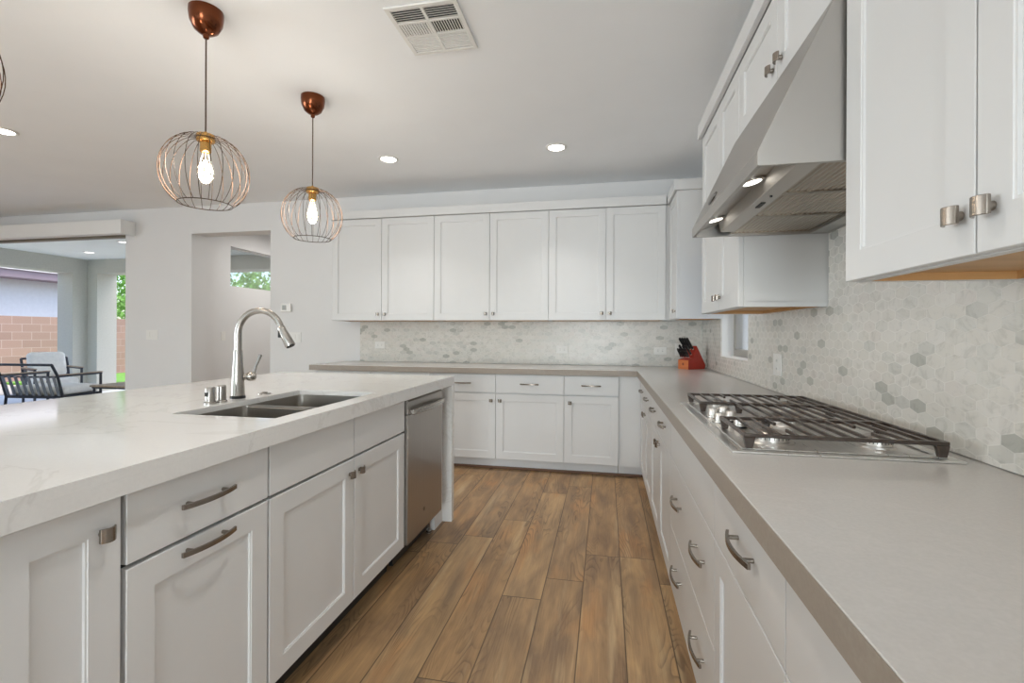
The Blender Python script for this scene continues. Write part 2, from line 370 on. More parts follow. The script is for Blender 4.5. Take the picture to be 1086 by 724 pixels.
# sliding glass door to the patio
t = tag(thing('door_1', None, None, (-8.2, YB + .08, 0)), kind='structure')
mb = MB().box(0, 2.5, 0, .08, 2.385, 2.44).box(0, .05, 0, .08, 0, 2.385).box(2.465, 2.5, 0, .08, 0, 2.385).box(.05, 2.465, 0, .08, 0, .03)
mb.build('door_frame', paint('bronze_door_frame', (.28, .24, .18), .5), t, bevel=.003)
mb = MB().box(.051, .25, .045, .052, .03, 2.384); mb.build('door_glass', M['glass'], t)
# roller shade box above the sliding door
t = thing('shade_valance', 'long white boxed shade valance above the sliding patio door', 'window shade', (-8.4, 4.50, 2.368))
MB().box(0, 2.85, 0, .025, 0, .165).box(2.825, 2.85, .025, .178, 0, .165).box(0, 2.825, .025, .178, .14, .165).build('valance_board', M['trimw'], t, bevel=.004)
MB().tube([(.03, .10, .05), (2.80, .10, .05)], .045, 16).build('shade_roll', M['plastic'], t)

# ------------------------------------------------------------------ cabinet builders
def shaker(mb, x0, x1, z0, z1, rail=.064, t=.02, rec=.0075, cham=.005):
    """shaker front: face at y=-t, back at y=0"""
    def ring(a, y): return [mb.v(p) for p in ((x0 + a, y, z0 + a), (x1 - a, y, z0 + a), (x1 - a, y, z1 - a), (x0 + a, y, z1 - a))]
    R_ = [ring(0, 0), ring(0, -t + .0015), ring(.0015, -t), ring(rail, -t), ring(rail + .001, -t + .002), ring(rail + .0045, -t + .0025), ring(rail + .0055, -t + rec)]
    for a, b in zip(R_, R_[1:]):
        for i in range(4): mb.bm.faces.new((a[i], a[(i + 1) % 4], b[(i + 1) % 4], b[i]))
    mb.bm.faces.new(R_[0][::-1]); mb.bm.faces.new(R_[-1])
def knob(x, z, parent):
    mb = MB(); y = -.02
    mb.lathe([(.0075, 0), (.0075, .012), (.006, .016)], (x, y, z), (0, -1, 0), 12)
    n = 8; w, h = .031, .029
    A = []; B = []
    for i in range(n + 1):
        u = (i / n - .5) * 2
        yy = y - .018 - .009 * (1 - u * u)
        A.append((x + u * w / 2, yy)); B.append((x + u * w / 2, yy + .0055))
    mb.prism(A + B[::-1], z - h / 2, z + h / 2, 'z')
    return mb.build('knob', M['nickel'], parent, bevel=.0012)
def pull(x, z, parent, L=.165):
    mb = MB(); y = -.02; n = 12; A = []; B = []
    for i in range(n + 1):
        u = (i / n - .5) * 2
        yy = y - .020 - .014 * (1 - u * u); A.append((x + u * L / 2, yy)); B.append((x + u * L / 2, yy + .007))
    mb.prism(A + B[::-1], z - .006, z + .006, 'z')
    for s in (-1, 1): mb.lathe([(.005, 0), (.005, .027)], (x + s * L * .33, y, z), (0, -1, 0), 10)
    return mb.build('handle', M['nickel'], parent, bevel=.001)
G = .0018
def cabinet(name, label, loc, rz, w, z0, z1, depth, fronts, mat, cat='cabinet', group=None, under=False, toe=None, toemat=None, carcass=None, hollow=False):
    depth -= .003
    t = thing(name, label, cat, (loc[0], loc[1], z0 - (toe or 0)), rz, group)
    b = -(z0 - (toe or 0)); mt = Matrix.Translation((0, 0, b))
    bz = z0 + (.022 if under else 0)
    if hollow:
        mb = MB(mt).box(.0005, .018, .0008, depth, bz, z1).box(w - .018, w - .0005, .0008, depth, bz, z1).box(.018, w - .018, .0008, .018, bz, z1).box(.018, w - .018, depth - .018, depth, bz, z1).box(.018, w - .018, .018, depth - .018, bz, bz + .018)
    else: mb = MB(mt).box(.0005, w - .0005, .0008, depth, bz, z1)
    if under:
        for a in ((.0005, w - .0005, .0008, .02), (.0005, w - .0005, depth - .018, depth), (.0005, .016, .02, depth - .018), (w - .016, w - .0005, .02, depth - .018)): mb.box(*a, z0, bz + .001)
    mb.build('cabinet_body', carcass or mat, t)
    if under:
        u = MB(mt).box(.0165, w - .0165, .0205, depth - .0185, bz - .004, bz - .0005)
        u.box(.0162, .019, .0205, depth - .0185, z0 + .001, bz - .004).box(w - .019, w - .0162, .0205, depth - .0185, z0 + .001, bz - .004)
        u.box(.019, w - .019, .0205, .024, z0 + .001, bz - .004).box(.019, w - .019, depth - .022, depth - .0185, z0 + .001, bz - .004)
        u.build('underside_panel', M['maple'], t)
    if toe: MB(mt).box(.001, w - .001, .075, depth, z0 - toe, z0).build('toe_kick', toemat or mat, t)
    G = .003 if mat is M['grey'] else .0018
    for f in fronts:
        kind, x0, x1, a, c = f[:5]; hw = f[5] if len(f) > 5 else []
        mb = MB(mt)
        if kind == 'door': shaker(mb, x0 + G, x1 - G, a + G, c - G); d = mb.build('door', mat, t)
        elif kind == 'panel': d = mb.box(x0 + G, x1 - G, -.02, 0, a + G, c - G).build('drawer', mat, t, bevel=.0015)
        elif kind == 'filler': d = mb.box(x0, x1, -.004, 0, a, c).build('filler_panel', mat, t)
        for h in hw:
            (knob if h[0] == 'knob' else pull)(h[1], h[2] + b, d)
    return t
def kn(x, z): return [('knob', x, z)]
def pl(x, z): return [('pull', x, z)]

# ---- upper cabinets on the back wall (doors face -y)
UZ0, UZ1, CR = 1.342, 2.36, 2.44
ub = [-2.732, -2.188, -1.638, -1.081, -.519, 0, .519]
ulab = ['white wall cabinet at the left end of the back wall run', 'white middle wall cabinet on the back wall, between two others', 'white wall cabinet on the back wall nearest the room corner']
for i in range(3):
    a, b, c = ub[2 * i:2 * i + 3]
    cabinet('wall_cabinet', ulab[i], (a, 4.36), 0, c - a, UZ0, UZ1, YB - 4.36,
            [('door', 0, b - a, UZ0, UZ1, kn(b - a - .037, 1.405)), ('door', b - a, c - a, UZ0, UZ1, kn(b - a + .037, 1.405))], M['white'], under=True, group='white wall cabinets on the back wall')
cabinet('filler_cabinet', 'narrow blank white filler strip in the inner corner of the wall cabinets', (.52, 4.36), 0, .375, UZ0, UZ1, YB - 4.36, [('filler', .0, .04, UZ0, UZ1)], M['white'], cat='cabinet filler')
# ---- wall cabinets on the right wall (doors face -x); local x runs towards the camera
XU = .57
cabinet('wall_cabinet', 'short deep-set white wall cabinet in the room corner left of the small window', (XU, 4.34), R(-90), 4.34 - 3.925, UZ0, UZ1, XR - XU,
        [('door', 0, .415, UZ0, UZ1, kn(.365, 1.405))], M['white'], under=True)
cabinet('wall_cabinet', 'tall white wall cabinet between the small window and the range hood', (XU, 2.915), R(-90), 2.915 - 2.142, UZ0 - .006, UZ1, XR - XU,
        [('door', 0, .42, UZ0 - .006, UZ1, kn(.385, 1.40)), ('door', .42, .773, UZ0 - .006, UZ1, kn(.455, 1.40))], M['white'], under=True)
cabinet('wall_cabinet', 'short white two-door cabinet directly above the range hood', (XU, 2.140), R(-90), 2.140 - 1.237, 2.060, UZ1, XR - XU,
        [('door', 0, .4515, 2.045, UZ1, kn(.413, 2.108)), ('door', .4515, .903, 2.045, UZ1, kn(.492, 2.108))], M['white'])
cabinet('wall_cabinet', 'large white wall cabinet right of the range hood, nearest the camera', (XU, 1.235), R(-90), 1.235 - .447, UZ0, UZ1, XR - XU,
        [('door', 0, .397, UZ0, UZ1, kn(.368, 1.408)), ('door', .397, .788, UZ0, UZ1, kn(.430, 1.408))], M['white'], under=True)
# crown boards
mb = MB().box(-2.745, .52, 4.318, 4.342, UZ1 + .001, CR).box(-2.745, -2.721, 4.342, YB, UZ1 + .001, CR).box(-2.721, XR, 4.342, YB, UZ1 + .06, CR - .004)
mb.box(.527, .549, 3.905, 4.342, UZ1 + .001, CR).box(.549, XR, 3.905, 3.927, UZ1 + .001, CR).box(.549, XR, 3.927, 4.342, UZ1 + .06, CR - .004)
tag(mb.build('crown_moulding', M['white'], bevel=.002), 'flat white crown board topping the back wall cabinets and turning the corner', 'moulding')
mb = MB().box(.527, .549, .44, 2.93, UZ1 + .001, CR).box(.549, XR, 2.908, 2.93, UZ1 + .001, CR).box(.549, XR, .44, 2.908, UZ1 + .06, CR - .004)
tag(mb.build('crown_moulding', M['white'], bevel=.002), 'flat white crown board running above the range hood cabinets', 'moulding')

# ---- base cabinets, back run
BZ0, BZ1, DZ = .10, .862, .690
def base_back(lab, a, c, splits, knobs):
    fr = []; w = c - a
    for (p, q), kx in zip(splits, knobs):
        fr.append(('panel', p - a, q - a, DZ + .003, BZ1 - .004, pl((p + q) / 2 - a, .776)))
        fr.append(('door', p - a, q - a, BZ0 + .006, DZ - .003, kn(kx - a, .625)))
    return cabinet('base_cabinet', lab, (a, 4.09), 0, w, BZ0, BZ1, YB - 4.09, fr, M['white'], group='white base cabinets under the back counter', toe=BZ0)
base_back('white base cabinet at the far left end under the back counter, behind the island', -2.73, -1.565, [(-2.73, -2.15), (-2.15, -1.565)], [-2.19, -2.11])
base_back('white two-door base cabinet under the middle of the back counter', -1.565, -.349, [(-1.565, -.954), (-.954, -.349)], [-.995, -.915])
base_back('narrow white single-door base cabinet under the back counter beside the inner corner', -.349, .111, [(-.349, .111)], [-.298])
cabinet('filler_cabinet', 'plain white blank panel closing the inner corner of the base cabinets', (.112, 4.09), 0, .77, BZ0, BZ1, YB - 4.09, [('filler', 0, .178, BZ0, BZ1)], M['white'], cat='cabinet filler', toe=BZ0)
struct('trim_1', MB().box(-2.73, .355, 4.148, 4.163, 0.0005, .02), paint('brown_shoe_moulding', (.16, .08, .045), .5), bevel=.004)
# ---- base cabinets, right run (doors face -x)
XB = .31
def base_right(lab, y1, y0, fronts): return cabinet('base_cabinet', lab, (XB, y1), R(-90), y1 - y0, BZ0, BZ1, XR - XB, fronts, M['white'], group='white base cabinets under the right counter', toe=BZ0)
D2 = .668
def two(w): 
    h = w / 2
    return [('panel', 0, h, D2, BZ1 - .004, pl(h / 2, .767)), ('door', 0, h, BZ0, D2, kn(h - .035, .622)),
            ('panel', h, w, D2, BZ1 - .004, pl(h * 1.5, .767)), ('door', h, w, BZ0, D2, kn(h + .035, .622))]
base_right('white two-door base cabinet under the right counter, farthest from the camera at the corner', 4.08, 3.16, two(.92))
base_right('white two-door base cabinet under the right counter just beyond the cooktop', 3.16, 2.22, two(.94))
w = 2.22 - 1.352
base_right('white bank of wide drawers directly under the gas cooktop', 2.22, 1.352,
           [('panel', 0, w, D2, BZ1 - .004), ('panel', 0, w, .369, D2, [('pull', .255, .546), ('pull', w - .18, .546)]), ('panel', 0, w, BZ0, .369, [('pull', .255, .256), ('pull', w - .18, .254)])])
base_right('white base cabinet with one drawer over one door, near side of the cooktop', 1.352, .842, [('panel', 0, .51, D2, BZ1 - .004, pl(.288, .771)), ('door', 0, .51, BZ0, D2)])
base_right('white base cabinet under the right counter closest to the camera', .842, .02, [('panel', 0, .822, D2, BZ1 - .004, pl(.55, .767)), ('door', 0, .411, BZ0, D2, kn(.376, .60)), ('door', .411, .822, BZ0, D2, kn(.446, .60))])

# ---- L-shaped counter
mb = MB().grid([-2.77, .26, XR - .001], [.02, 4.03, YB - .001], .8635, .914, {(0, 0)})
ct = tag(mb.build('countertop', M['quartzg'], bevel=.002), 'long L-shaped grey quartz countertop along the back and right walls', 'countertop')
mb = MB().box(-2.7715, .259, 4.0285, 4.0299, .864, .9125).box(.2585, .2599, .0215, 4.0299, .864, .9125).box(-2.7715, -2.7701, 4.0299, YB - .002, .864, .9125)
tag(mb.build('edge_shade', M['quartze'], ct), 'front edge with shade put into its colour')  # thin strip over the slab edge, painted darker as shade

# ------------------------------------------------------------------ island (fronts face +x, local x runs +y)
M['carc'] = paint('grey_carcass_edge', (.10, .098, .095), .5)
XI = -1.02; IT = .94; IB = .883; TI = .13
def isl(lab, y0, y1, fronts, **kw): return cabinet('island_cabinet', lab, (XI, y0), R(90), y1 - y0, TI, IB - .001, .60, fronts, M['grey'], group='grey base cabinets of the island', toe=TI, toemat=M['toe'], carcass=M['carc'], **kw)
DI = .716
isl('grey island cabinet hidden at the near end beside the narrow door', -.20, .585, [('door', 0, .3925, TI, IB - .006, kn(.355, .81)), ('door', .3925, .785, TI, IB - .006, kn(.43, .81))])
isl('narrow grey island cabinet with a full-height door and one knob, bottom left of view', .585, .817, [('door', 0, .232, TI, IB - .006, kn(.190, .811))])
isl('grey island cabinet with a bar-handled drawer above a bar-handled door', .823, 1.257, [('panel', 0, .434, DI + .002, IB - .006, pl(.205, .802)), ('door', 0, .434, TI, DI - .002, pl(.205, .688))])
isl('grey island sink cabinet with two blank drawer fronts over paired doors', 1.260, 2.245,
    [('panel', 0, .495, DI + .002, IB - .006), ('panel', .495, .985, DI + .002, IB - .006), ('door', 0, .495, TI, DI - .002, kn(.458, .655)), ('door', .495, .985, TI, DI - .002, kn(.532, .655))], hollow=True)
# dishwasher
t = thing('dishwasher', 'stainless steel dishwasher built into the island beside the white end panel', 'dishwasher', (XI, 2.249, 0), R(90))
w = .512
MB().box(0, w, .0, .56, .12, IB - .004).build('tub_body', M['dark'], t)
MB().box(.002, w - .002, -.035, -.001, .135, .800).build('door_panel', M['steeldw'], t, bevel=.003)
cp = MB().prism([(-.035, .803), (-.001, .803), (-.001, .874), (-.028, .874), (-.035, .866)], .002, w - .002, 'x').build('control_panel', M['steeldw'], t, bevel=.001)
tag(cp, 'brushed steel control strip')
mb = MB(); n = 12; A = []; B = []
for i in range(n + 1):
    u = (i / n - .5) * 2; yy = -.058 - .022 * (1 - u * u); A.append((w / 2 + u * .235, yy)); B.append((w / 2 + u * .235, yy + .012))
mb.prism(A + B[::-1], .800, .828, 'z')
for s in (-1, 1): mb.box(w / 2 + s * .215 - .012, w / 2 + s * .215 + .012, -.062, -.034, .805, .824)
mb.build('handle', M['steel'], t, bevel=.003)
MB().lathe([(.012, 0), (.012, .0015)], (w * .44, -.035, .245), (0, -1, 0), 24).build('badge', metal('badge_grey', (.22, .21, .2), .3), t)
mb = MB()   # the curly monogram on the badge
mb.tube([(w * .44 + .006 * cos(a) * (1 if a < pi else .6), -.0372, .245 + .006 * sin(a)) for a in [k * pi / 8 for k in range(15)]], .0008, 5)
mb.tube([(w * .44, -.0372, .238), (w * .44 + .002, -.0372, .245), (w * .44 - .003, -.0372, .252)], .0008, 5).build('badge_monogram', M['chrome'], t)
MB().box(.01, w - .01, .05, .07, .02, .12).build('toe_plate', M['black'], t)
for x, fy in ((.09, .30), (w - .03, .035)): MB().lathe([(.016, 0), (.016, .012), (.006, .016), (.006, .12)], (x, fy, 0), seg=12).build('leveling_foot', M['steel'], t)
# end filler and island back
tag(MB().box(XI - .58, XI - .012, 2.766, 2.905, .0005, IB - .001).build('end_filler', M['grey'], bevel=.002), 'narrow grey filler post between the dishwasher and the white end panel', 'cabinet filler')
tag(MB().box(-2.02, XI - .61, -.20, 2.905, .0005, IB - .001).build('island_back_panel', M['grey'], bevel=.002), 'grey panelled back of the island under the seating overhang', 'panel')
# worktop with waterfall end
SX0, SX1, SY0, SY1 = -1.455, -1.055, 1.355, 2.045
ST = IT - .021
mb = MB().grid([-2.25, SX0, SX1, -.972], [-.25, SY0, SY1, 2.957], ST, IT, {(1, 1)})
mb.box(-1.012, -.972, -.25, 2.957, IB, ST - .0001).box(-2.25, -2.21, -.25, 2.957, IB, ST - .0001).box(-2.21, -1.012, -.25, -.21, IB, ST - .0001)
mb.box(-2.25, -.972, 2.912, 2.957, .0005, IB - .0001)
tag(mb.build('island_countertop', M['quartzw']), 'glossy white quartz island countertop with a waterfall end', 'countertop')

# sink
t = thing('sink', 'undermount stainless double-bowl sink set into the island', 'sink', (0, 0, 0))
def bowl(y0, y1, name):
    mb = MB(); x0, x1, z1, z0 = SX0 - .004, SX1 + .004, ST - .0005, IB - .18
    def rr(a, z, r):
        pts = []
        for cx, cy, s in ((x1 - a - r, y1 - a - r, 0), (x0 + a + r, y1 - a - r, 1), (x0 + a + r, y0 + a + r, 2), (x1 - a - r, y0 + a + r, 3)):
            for k in range(5): an = (s + k / 4) * pi / 2; pts.append(mb.v((cx + r * cos(an), cy + r * sin(an), z)))
        return pts
    rings = [rr(-.008, z1, .022), rr(0, z1, .02), rr(.004, z0 + .02, .024), rr(.02, z0, .03)]
    out = [rr(-.008, z1 - .002, .022), rr(-.002, z1 - .004, .02), rr(.002, z0 + .02, .024), rr(.02, z0 - .003, .03)]
    for L in (rings, out):
        for a, b in zip(L, L[1:]):
            for i in range(20): mb.bm.faces.new((a[i], a[(i + 1) % 20], b[(i + 1) % 20], b[i]))
        mb.bm.faces.new(L[-1])
    for i in range(20): mb.bm.faces.new((rings[0][i], rings[0][(i + 1) % 20], out[0][(i + 1) % 20], out[0][i]))
    o = mb.build(name, M['sink'], t)
    MB().lathe([(.042, 0), (.042, .002), (.03, .003), (.012, .001)], ((x0 + x1) / 2, (y0 + y1) / 2, z0 + .0005), seg=24).build('drain', M['chrome'], o)
bowl(SY0 - .004, 1.692, 'bowl'); bowl(1.712, SY1 + .004, 'bowl')
MB().box(SX0 - .003, SX1 + .003, 1.69, 1.714, ST - .012, ST - .004).build('bowl_divider', M['sink'], t, bevel=.004)

# faucet
t = thing('faucet', 'tall brushed nickel gooseneck pull-down faucet behind the sink', 'faucet', (-1.532, 1.737, IT))
MB().lathe([(.030, 0), (.030, .009), (.0275, .012)], seg=28).build('base_ring', M['black'], t)
MB().lathe([(.0275, .012), (.0265, .03), (.0235, .10), (.0195, .16), (.0175, .20), (.0165, .205)], seg=28).build('spout_body', M['fsteel'], t)
ang = R(6); fx, fy = cos(ang), sin(ang)
pts = [(0, 0, .203), (0, 0, .24), (0, 0, .272)]
Rr = .098
for k in range(1, 17):
    a = pi - k * (pi * .91) / 16
    d = Rr + Rr * cos(a); pts.append((fx * d, fy * d, .272 + Rr * 1.02 * sin(a)))
arc = MB().tube(pts, .0135, 16, rr=[.0150] * 3 + [.0140 - .0015 * k / 16 for k in range(16)]).build('gooseneck', M['fsteel'], t)
e = Vector(pts[-1]); dr = (e - Vector(pts[-2])).normalized(); dr = (dr + Vector((fx, fy, 0)) * .16).normalized()
sp = MB().lathe([(.0135, -.004), (.0155, 0), (.0155, .012), (.018, .04), (.021, .085), (.0205, .088)], e, dr, 24).build('spray_head', M['fsteel'], t)
side = e + dr * .03 - Vector((fx, fy, 0)) * .019
MB(Matrix.Translation(side)).box(-.007, .003, -.006, .006, -.016, .016).build('spray_button', M['black'], sp, bevel=.002)
MB().lathe([(.0165, -.001), (.0165, .002)], e + dr * .0885, dr, 20).build('nozzle', M['dark'], sp)
MB().lathe([(.014, .014), (.014, .032), (.019, .038), (.0205, .052), (.018, .064), (.010, .070)], (0, 0, .090), (.75, .66, 0), 24).build('valve', M['fsteel'], t)
hp = Vector((.75, .66, 0)) * .060 + Vector((0, 0, .103))
MB().tube([hp, hp + Vector((.006, .005, .032)), hp + Vector((.020, .016, .080))], .006, 10, rr=[.006, .0055, .0075]).build('lever', M['fsteel'], t)
# air gap and soap pump posts, disposal switch
t = thing('air_gap', 'short round steel cap beside the faucet, left of its twin', 'sink accessory', (-1.513, 1.575, IT), 0, 'steel caps beside the faucet')
MB().lathe([(.022, 0), (.022, .006), (.018, .010), (.0175, .062), (.015, .066)], seg=24).build('cap', M['fsteel'], t)
MB().box(-.007, .007, -.019, -.016, .03, .046).build('vent_slot', M['dark'], t)
t = thing('air_gap', 'short round steel cap beside the faucet, right of its twin', 'sink accessory', (-1.505, 1.622, IT), 0, 'steel caps beside the faucet')
MB().lathe([(.021, 0), (.021, .006), (.0165, .010), (.016, .064), (.013, .068)], seg=24).build('cap', M['fsteel'], t)
t = thing('disposal_button', 'flat round steel button in the island countertop behind the sink', 'button', (-1.522, 1.883, IT))
MB().lathe([(.028, 0), (.027, .004), (.018, .005)], seg=28).build('button_ring', M['fsteel'], t)
MB().lathe([(.014, .0052), (.013, .009)], seg=24).build('push_button', M['nickel'], t)

# ------------------------------------------------------------------ range hood
M['baffle'] = metal('baffle_steel', (.36, .31, .25), .28)
t = thing('range_hood', 'stainless steel sloped range hood over the gas cooktop', 'range hood', (0, 0, 1.632))
HY0, HY1 = 1.245, 2.13; HX0, HX1 = .362, .888
Z = lambda z: z - 1.632
prof = [(HX0, 1.632), (HX0, 1.668), (.532, 2.028), (HX1, 2.028), (HX1, 1.632)]
mb = MB()  # shell: slope, sides, top, back, open underneath
tk = .012
inner = [(HX0 + tk, 1.632), (HX0 + tk, 1.666), (.540, 2.016), (HX1 - tk, 2.016), (HX1 - tk, 1.632)]
for y in (HY0, HY1 - tk): mb.prism([(a, Z(b)) for a, b in prof], y, y + tk, 'y')
for i in range(4):
    a, b, c, d = prof[i], prof[i + 1], inner[i + 1], inner[i]
    mb.prism([(q[0], Z(q[1])) for q in (a, b, c, d)], HY0 + tk, HY1 - tk, 'y')
mb.build('hood_shell', M['steelh'], t, bevel=.0015)
MB().prism([(HX0 + tk, Z(1.655)), (.452, Z(1.675)), (.452, Z(1.679)), (HX0 + tk, Z(1.659))], HY0 + tk, HY1 - tk, 'y').build('lamp_panel', M['steelh'], t)
MB().prism([(.446, Z(1.676)), (.456, Z(1.634)), (.508, Z(1.634)), (.508, Z(1.640)), (.462, Z(1.640)), (.452, Z(1.676))], HY0 + tk, HY1 - .09, 'y').build('control_strip', M['steelr'], t, bevel=.001)
for y in (1.47, 1.93):
    l = MB().lathe([(.034, 0), (.034, .004), (.028, .006)], (.412, y, Z(1.664)), (.22, 0, -1), 28).build('lamp_ring', M['chrome'], t)
    MB().lathe([(.026, .0062), (.024, .0075)], (.412, y, Z(1.664)), (.22, 0, -1), 28).build('lamp_lens', M['hoodlamp'], l)
    light('hood_lamp', 'SPOT', (.412, y, Z(1.640)), 1.6, (1, .9, .76), (0, 0, 0), t, spot_size=R(120), spot_blend=.6, shadow_soft_size=.02)
mb = MB(); mb.box(.476, .490, 1.60, 1.66, Z(1.6305), Z(1.6345)); mb.build('switch', M['dark'], t, bevel=.001)
MB().lathe([(.004, 0), (.004, .004)], (.483, 1.53, Z(1.634)), (0, 0, -1), 12).build('switch_button', M['dark'], t)
for k in range(3):
    y0 = HY0 + tk + .004 + k * .288; y1 = y0 + .283
    mb = MB()
    for j in range(19):
        x = .515 + j * .0155
        mb.prism([(x, Z(1.650)), (x + .004, Z(1.644)), (x + .010, Z(1.644)), (x + .014, Z(1.650)), (x + .010, Z(1.654)), (x + .004, Z(1.654))], y0 + .008, y1 - .008, 'y')
    mb.box(.512, .812, y0, y0 + .008, Z(1.642), Z(1.658)).box(.512, .812, y1 - .008, y1, Z(1.642), Z(1.658)).box(.508, .516, y0, y1, Z(1.642), Z(1.658)).box(.808, .816, y0, y1, Z(1.642), Z(1.658))
    mb.box(.516, .808, y0 + .008, y1 - .008, Z(1.662), Z(1.664))
    mb.build('baffle_filter', M['baffle'], t)
MB().box(.818, HX1 - tk, HY0 + tk, HY1 - tk, Z(1.634), Z(1.65)).build('rear_rail', M['steelh'], t, bevel=.001)
# oval badge on the sloping front
sl = Vector((.532 - HX0, 0, 2.028 - 1.668)).normalized(); nr = Vector((-sl.z, 0, sl.x))
mm = Matrix((sl.cross(nr), sl, nr)).transposed().to_4x4(); mm.translation = Vector((HX0, 1.84, Z(1.668))) + sl * .055 + nr * .0005
MB(mm @ Matrix.Diagonal((2.3, 1, 1, 1))).lathe([(.022, 0), (.022, .004), (.019, .006)], seg=32).build('oval_badge', metal('badge_dark', (.20, .19, .18), .3), t)

# ------------------------------------------------------------------ gas cooktop
t = thing('cooktop', 'stainless five-burner gas cooktop with black grates set in the right counter', 'cooktop', (0, 0, .914))
CX0, CX1, CY0, CY1 = .322, .842, 1.303, 2.178
MB().box(CX0, CX1, CY0, CY1, .0003, .006).build('steel_tray', M['plate'], t, bevel=.002)
MB().grid([CX0 + .028, CX0 + .05, CX1 - .04, CX1 - .025], [CY0 + .02, CY0 + .045, CY1 - .045, CY1 - .02], .0062, .011, {(1, 1)}).build('tray_rim', M['plate'], t, bevel=.004)
for bx, by, br in ((.455, 1.435, .046), (.715, 1.435, .036), (.60, 1.74, .060), (.455, 2.06, .036), (.715, 2.06, .046)):
    b = MB().lathe([(br * 1.25, .006), (br * 1.2, .012), (br, .013), (br, .026), (br * .86, .028)], (bx, by, 0), seg=36).build('burner', M['alu'], t)
    mb = MB()
    for k in range(26):
        a = 2 * pi * k / 26; mb.box(*(bx + (br + .0005) * cos(a) - .0009, bx + (br + .0005) * cos(a) + .0009, by + (br + .0005) * sin(a) - .0009, by + (br + .0005) * sin(a) + .0009, .018, .025))
    mb.build('burner_ports', M['dark'], b)
    MB().lathe([(br * .84, .0282), (br * .84, .034), (br * .7, .037)], (bx, by, 0), seg=36).build('burner_cap', metal('burner_cap_steel', (.55, .50, .46), .3) if 'bcap' not in M else M['bcap'], b)
def bar(mb, x0, x1, y0, y1, z0=.040, z1=.050): mb.box(x0, x1, y0, y1, z0, z1)
def grate(y0, y1, notch):
    mb = MB(); x0, x1 = .352, .812; s = .0085
    xs0 = .475 if notch else x0
    bar(mb, xs0, x1, y0, y0 + .010); bar(mb, xs0, x1, y1 - .010, y1)
    bar(mb, xs0, xs0 + .010, y0 + .010, y1 - .010); bar(mb, x1 - .010, x1, y0 + .010, y1 - .010)
    n = 11
    for k in range(1, n):
        x = x0 + .003 + (x1 - x0 - .006) * k / n
        if x < xs0 + .012: continue
        yc = (y0 + y1) / 2
        if k in (3, 8) and not notch: bar(mb, x, x + s, y0 + .010, yc - .045, .041, .0505); bar(mb, x, x + s, yc + .045, y1 - .010, .041, .0505)
        else: bar(mb, x, x + s, y0 + .010, y1 - .010, .041, .0505)
    g = mb.build('grate', M['iron'], t, bevel=.002)
    for x in (xs0 + .002, x1 - .026):
        for y in (y0, y1 - .014): MB().prism([(x - .002, .0398), (x + .026, .0398), (x + .020, .0115), (x + .004, .0115)], y + .001, y + .013, 'y').build('grate_foot', M['iron'], g)
grate(1.312, 1.580, False); grate(1.584, 1.896, True); grate(1.900, 2.168, False)
for kx, ky in ((.425, 1.845), (.425, 1.74), (.425, 1.635), (.378, 1.79), (.378, 1.69)):
    k = MB().lathe([(.021, .012), (.0205, .016), (.0175, .018), (.0165, .040), (.015, .042)], (kx, ky, 0), seg=28).build('control_knob', M['alu'], t)
    MB().lathe([(.024, .0062), (.024, .0115)], (kx, ky, 0), seg=28).build('knob_base', M['black'], k)

# ------------------------------------------------------------------ knife block and knives
fdir = Vector((-.80, -.60, 0)); sdir = Vector((-.60, .80, 0))
BLK = Vector((.735, 4.375, .9142))
mm = Matrix((fdir, sdir, Vector((0, 0, 1)))).transposed().to_4x4(); mm.translation = Vector((0, 0, 0))
t = thing('knife_block', 'red wooden knife block in the corner of the counter', 'knife block', BLK)
MB(mm).prism([(.085, 0), (.085, .082), (.030, .098), (-.012, .205), (-.120, .035), (-.110, 0)], -.058, .058, 'y').build('block', M['redwood'], t, bevel=.003)
MB(mm).box(.0855, .0885, -.058, .058, .001, .080).build('front_plate', wood('orange_wood', (.50, .13, .035), (.62, .19, .06), .4), t, bevel=.001)
MB(mm).lathe([(.011, 0), (.011, .0006)], (.0886, 0, .045), (1, 0, 0), 20).build('stamp', paint('dark_stamp', (.22, .05, .02), .5), t)
def knife(f, s_, z, L, lab, r=.0085, tilt=(.62, 0, .78)):
    d = Vector(tilt).normalized(); d3 = (mm.to_3x3() @ d); d = d3.normalized(); p = BLK + mm.to_3x3() @ Vector((f, s_, z)) + d * .013
    t = thing('knife', lab, 'knife', p, 0, 'black-handled knives in the red block')
    side = mm.to_3x3() @ Vector((0, 1, 0)); nn = d.cross(side)
    q = Matrix((side, nn, d)).transposed().to_4x4()
    MB(q @ Matrix.Diagonal((.7, 1.25, 1, 1))).lathe([(r * .8, .008), (r * .85, .03), (r, L * .7), (r * 1.05, L * .92), (r * .7, L)], seg=10).build('handle', M['knife'], t)
    MB(q @ Matrix.Diagonal((.7, 1.25, 1, 1))).lathe([(r * .82, .001), (r * .82, .008)], seg=10).build('bolster', M['chrome'], t)
    for z in (L * .3, L * .7): MB(q).lathe([(.0022, -r * .74), (.0022, r * .74)], (0, 0, z), (1, 0, 0), 8).build('rivet', M['chrome'], t)
kl = ['tall black knife handle, top row of red block, {} of four'.format(x) for x in ('leftmost', 'second from left', 'second from right', 'rightmost')]
for i, s_ in enumerate((.042, .014, -.014, -.042)): knife(.006, s_, .163, .125, kl[i], .0105)
kl = ['black knife handle, middle row of red block, {} of three'.format(x) for x in ('leftmost', 'centre', 'rightmost')]
for i, s_ in enumerate((.038, 0, -.038)): knife(.024, s_, .117, .105, kl[i], .0095)
kl = ['small steak knife handle, front row of red block, {}'.format(x) for x in ('far left', 'second from left', 'third from left', 'fourth from left', 'fifth from left', 'far right')]
for i in range(6): knife(.060, .046 - i * .0184, .092, .088, kl[i], .0068, (.50, 0, .86))

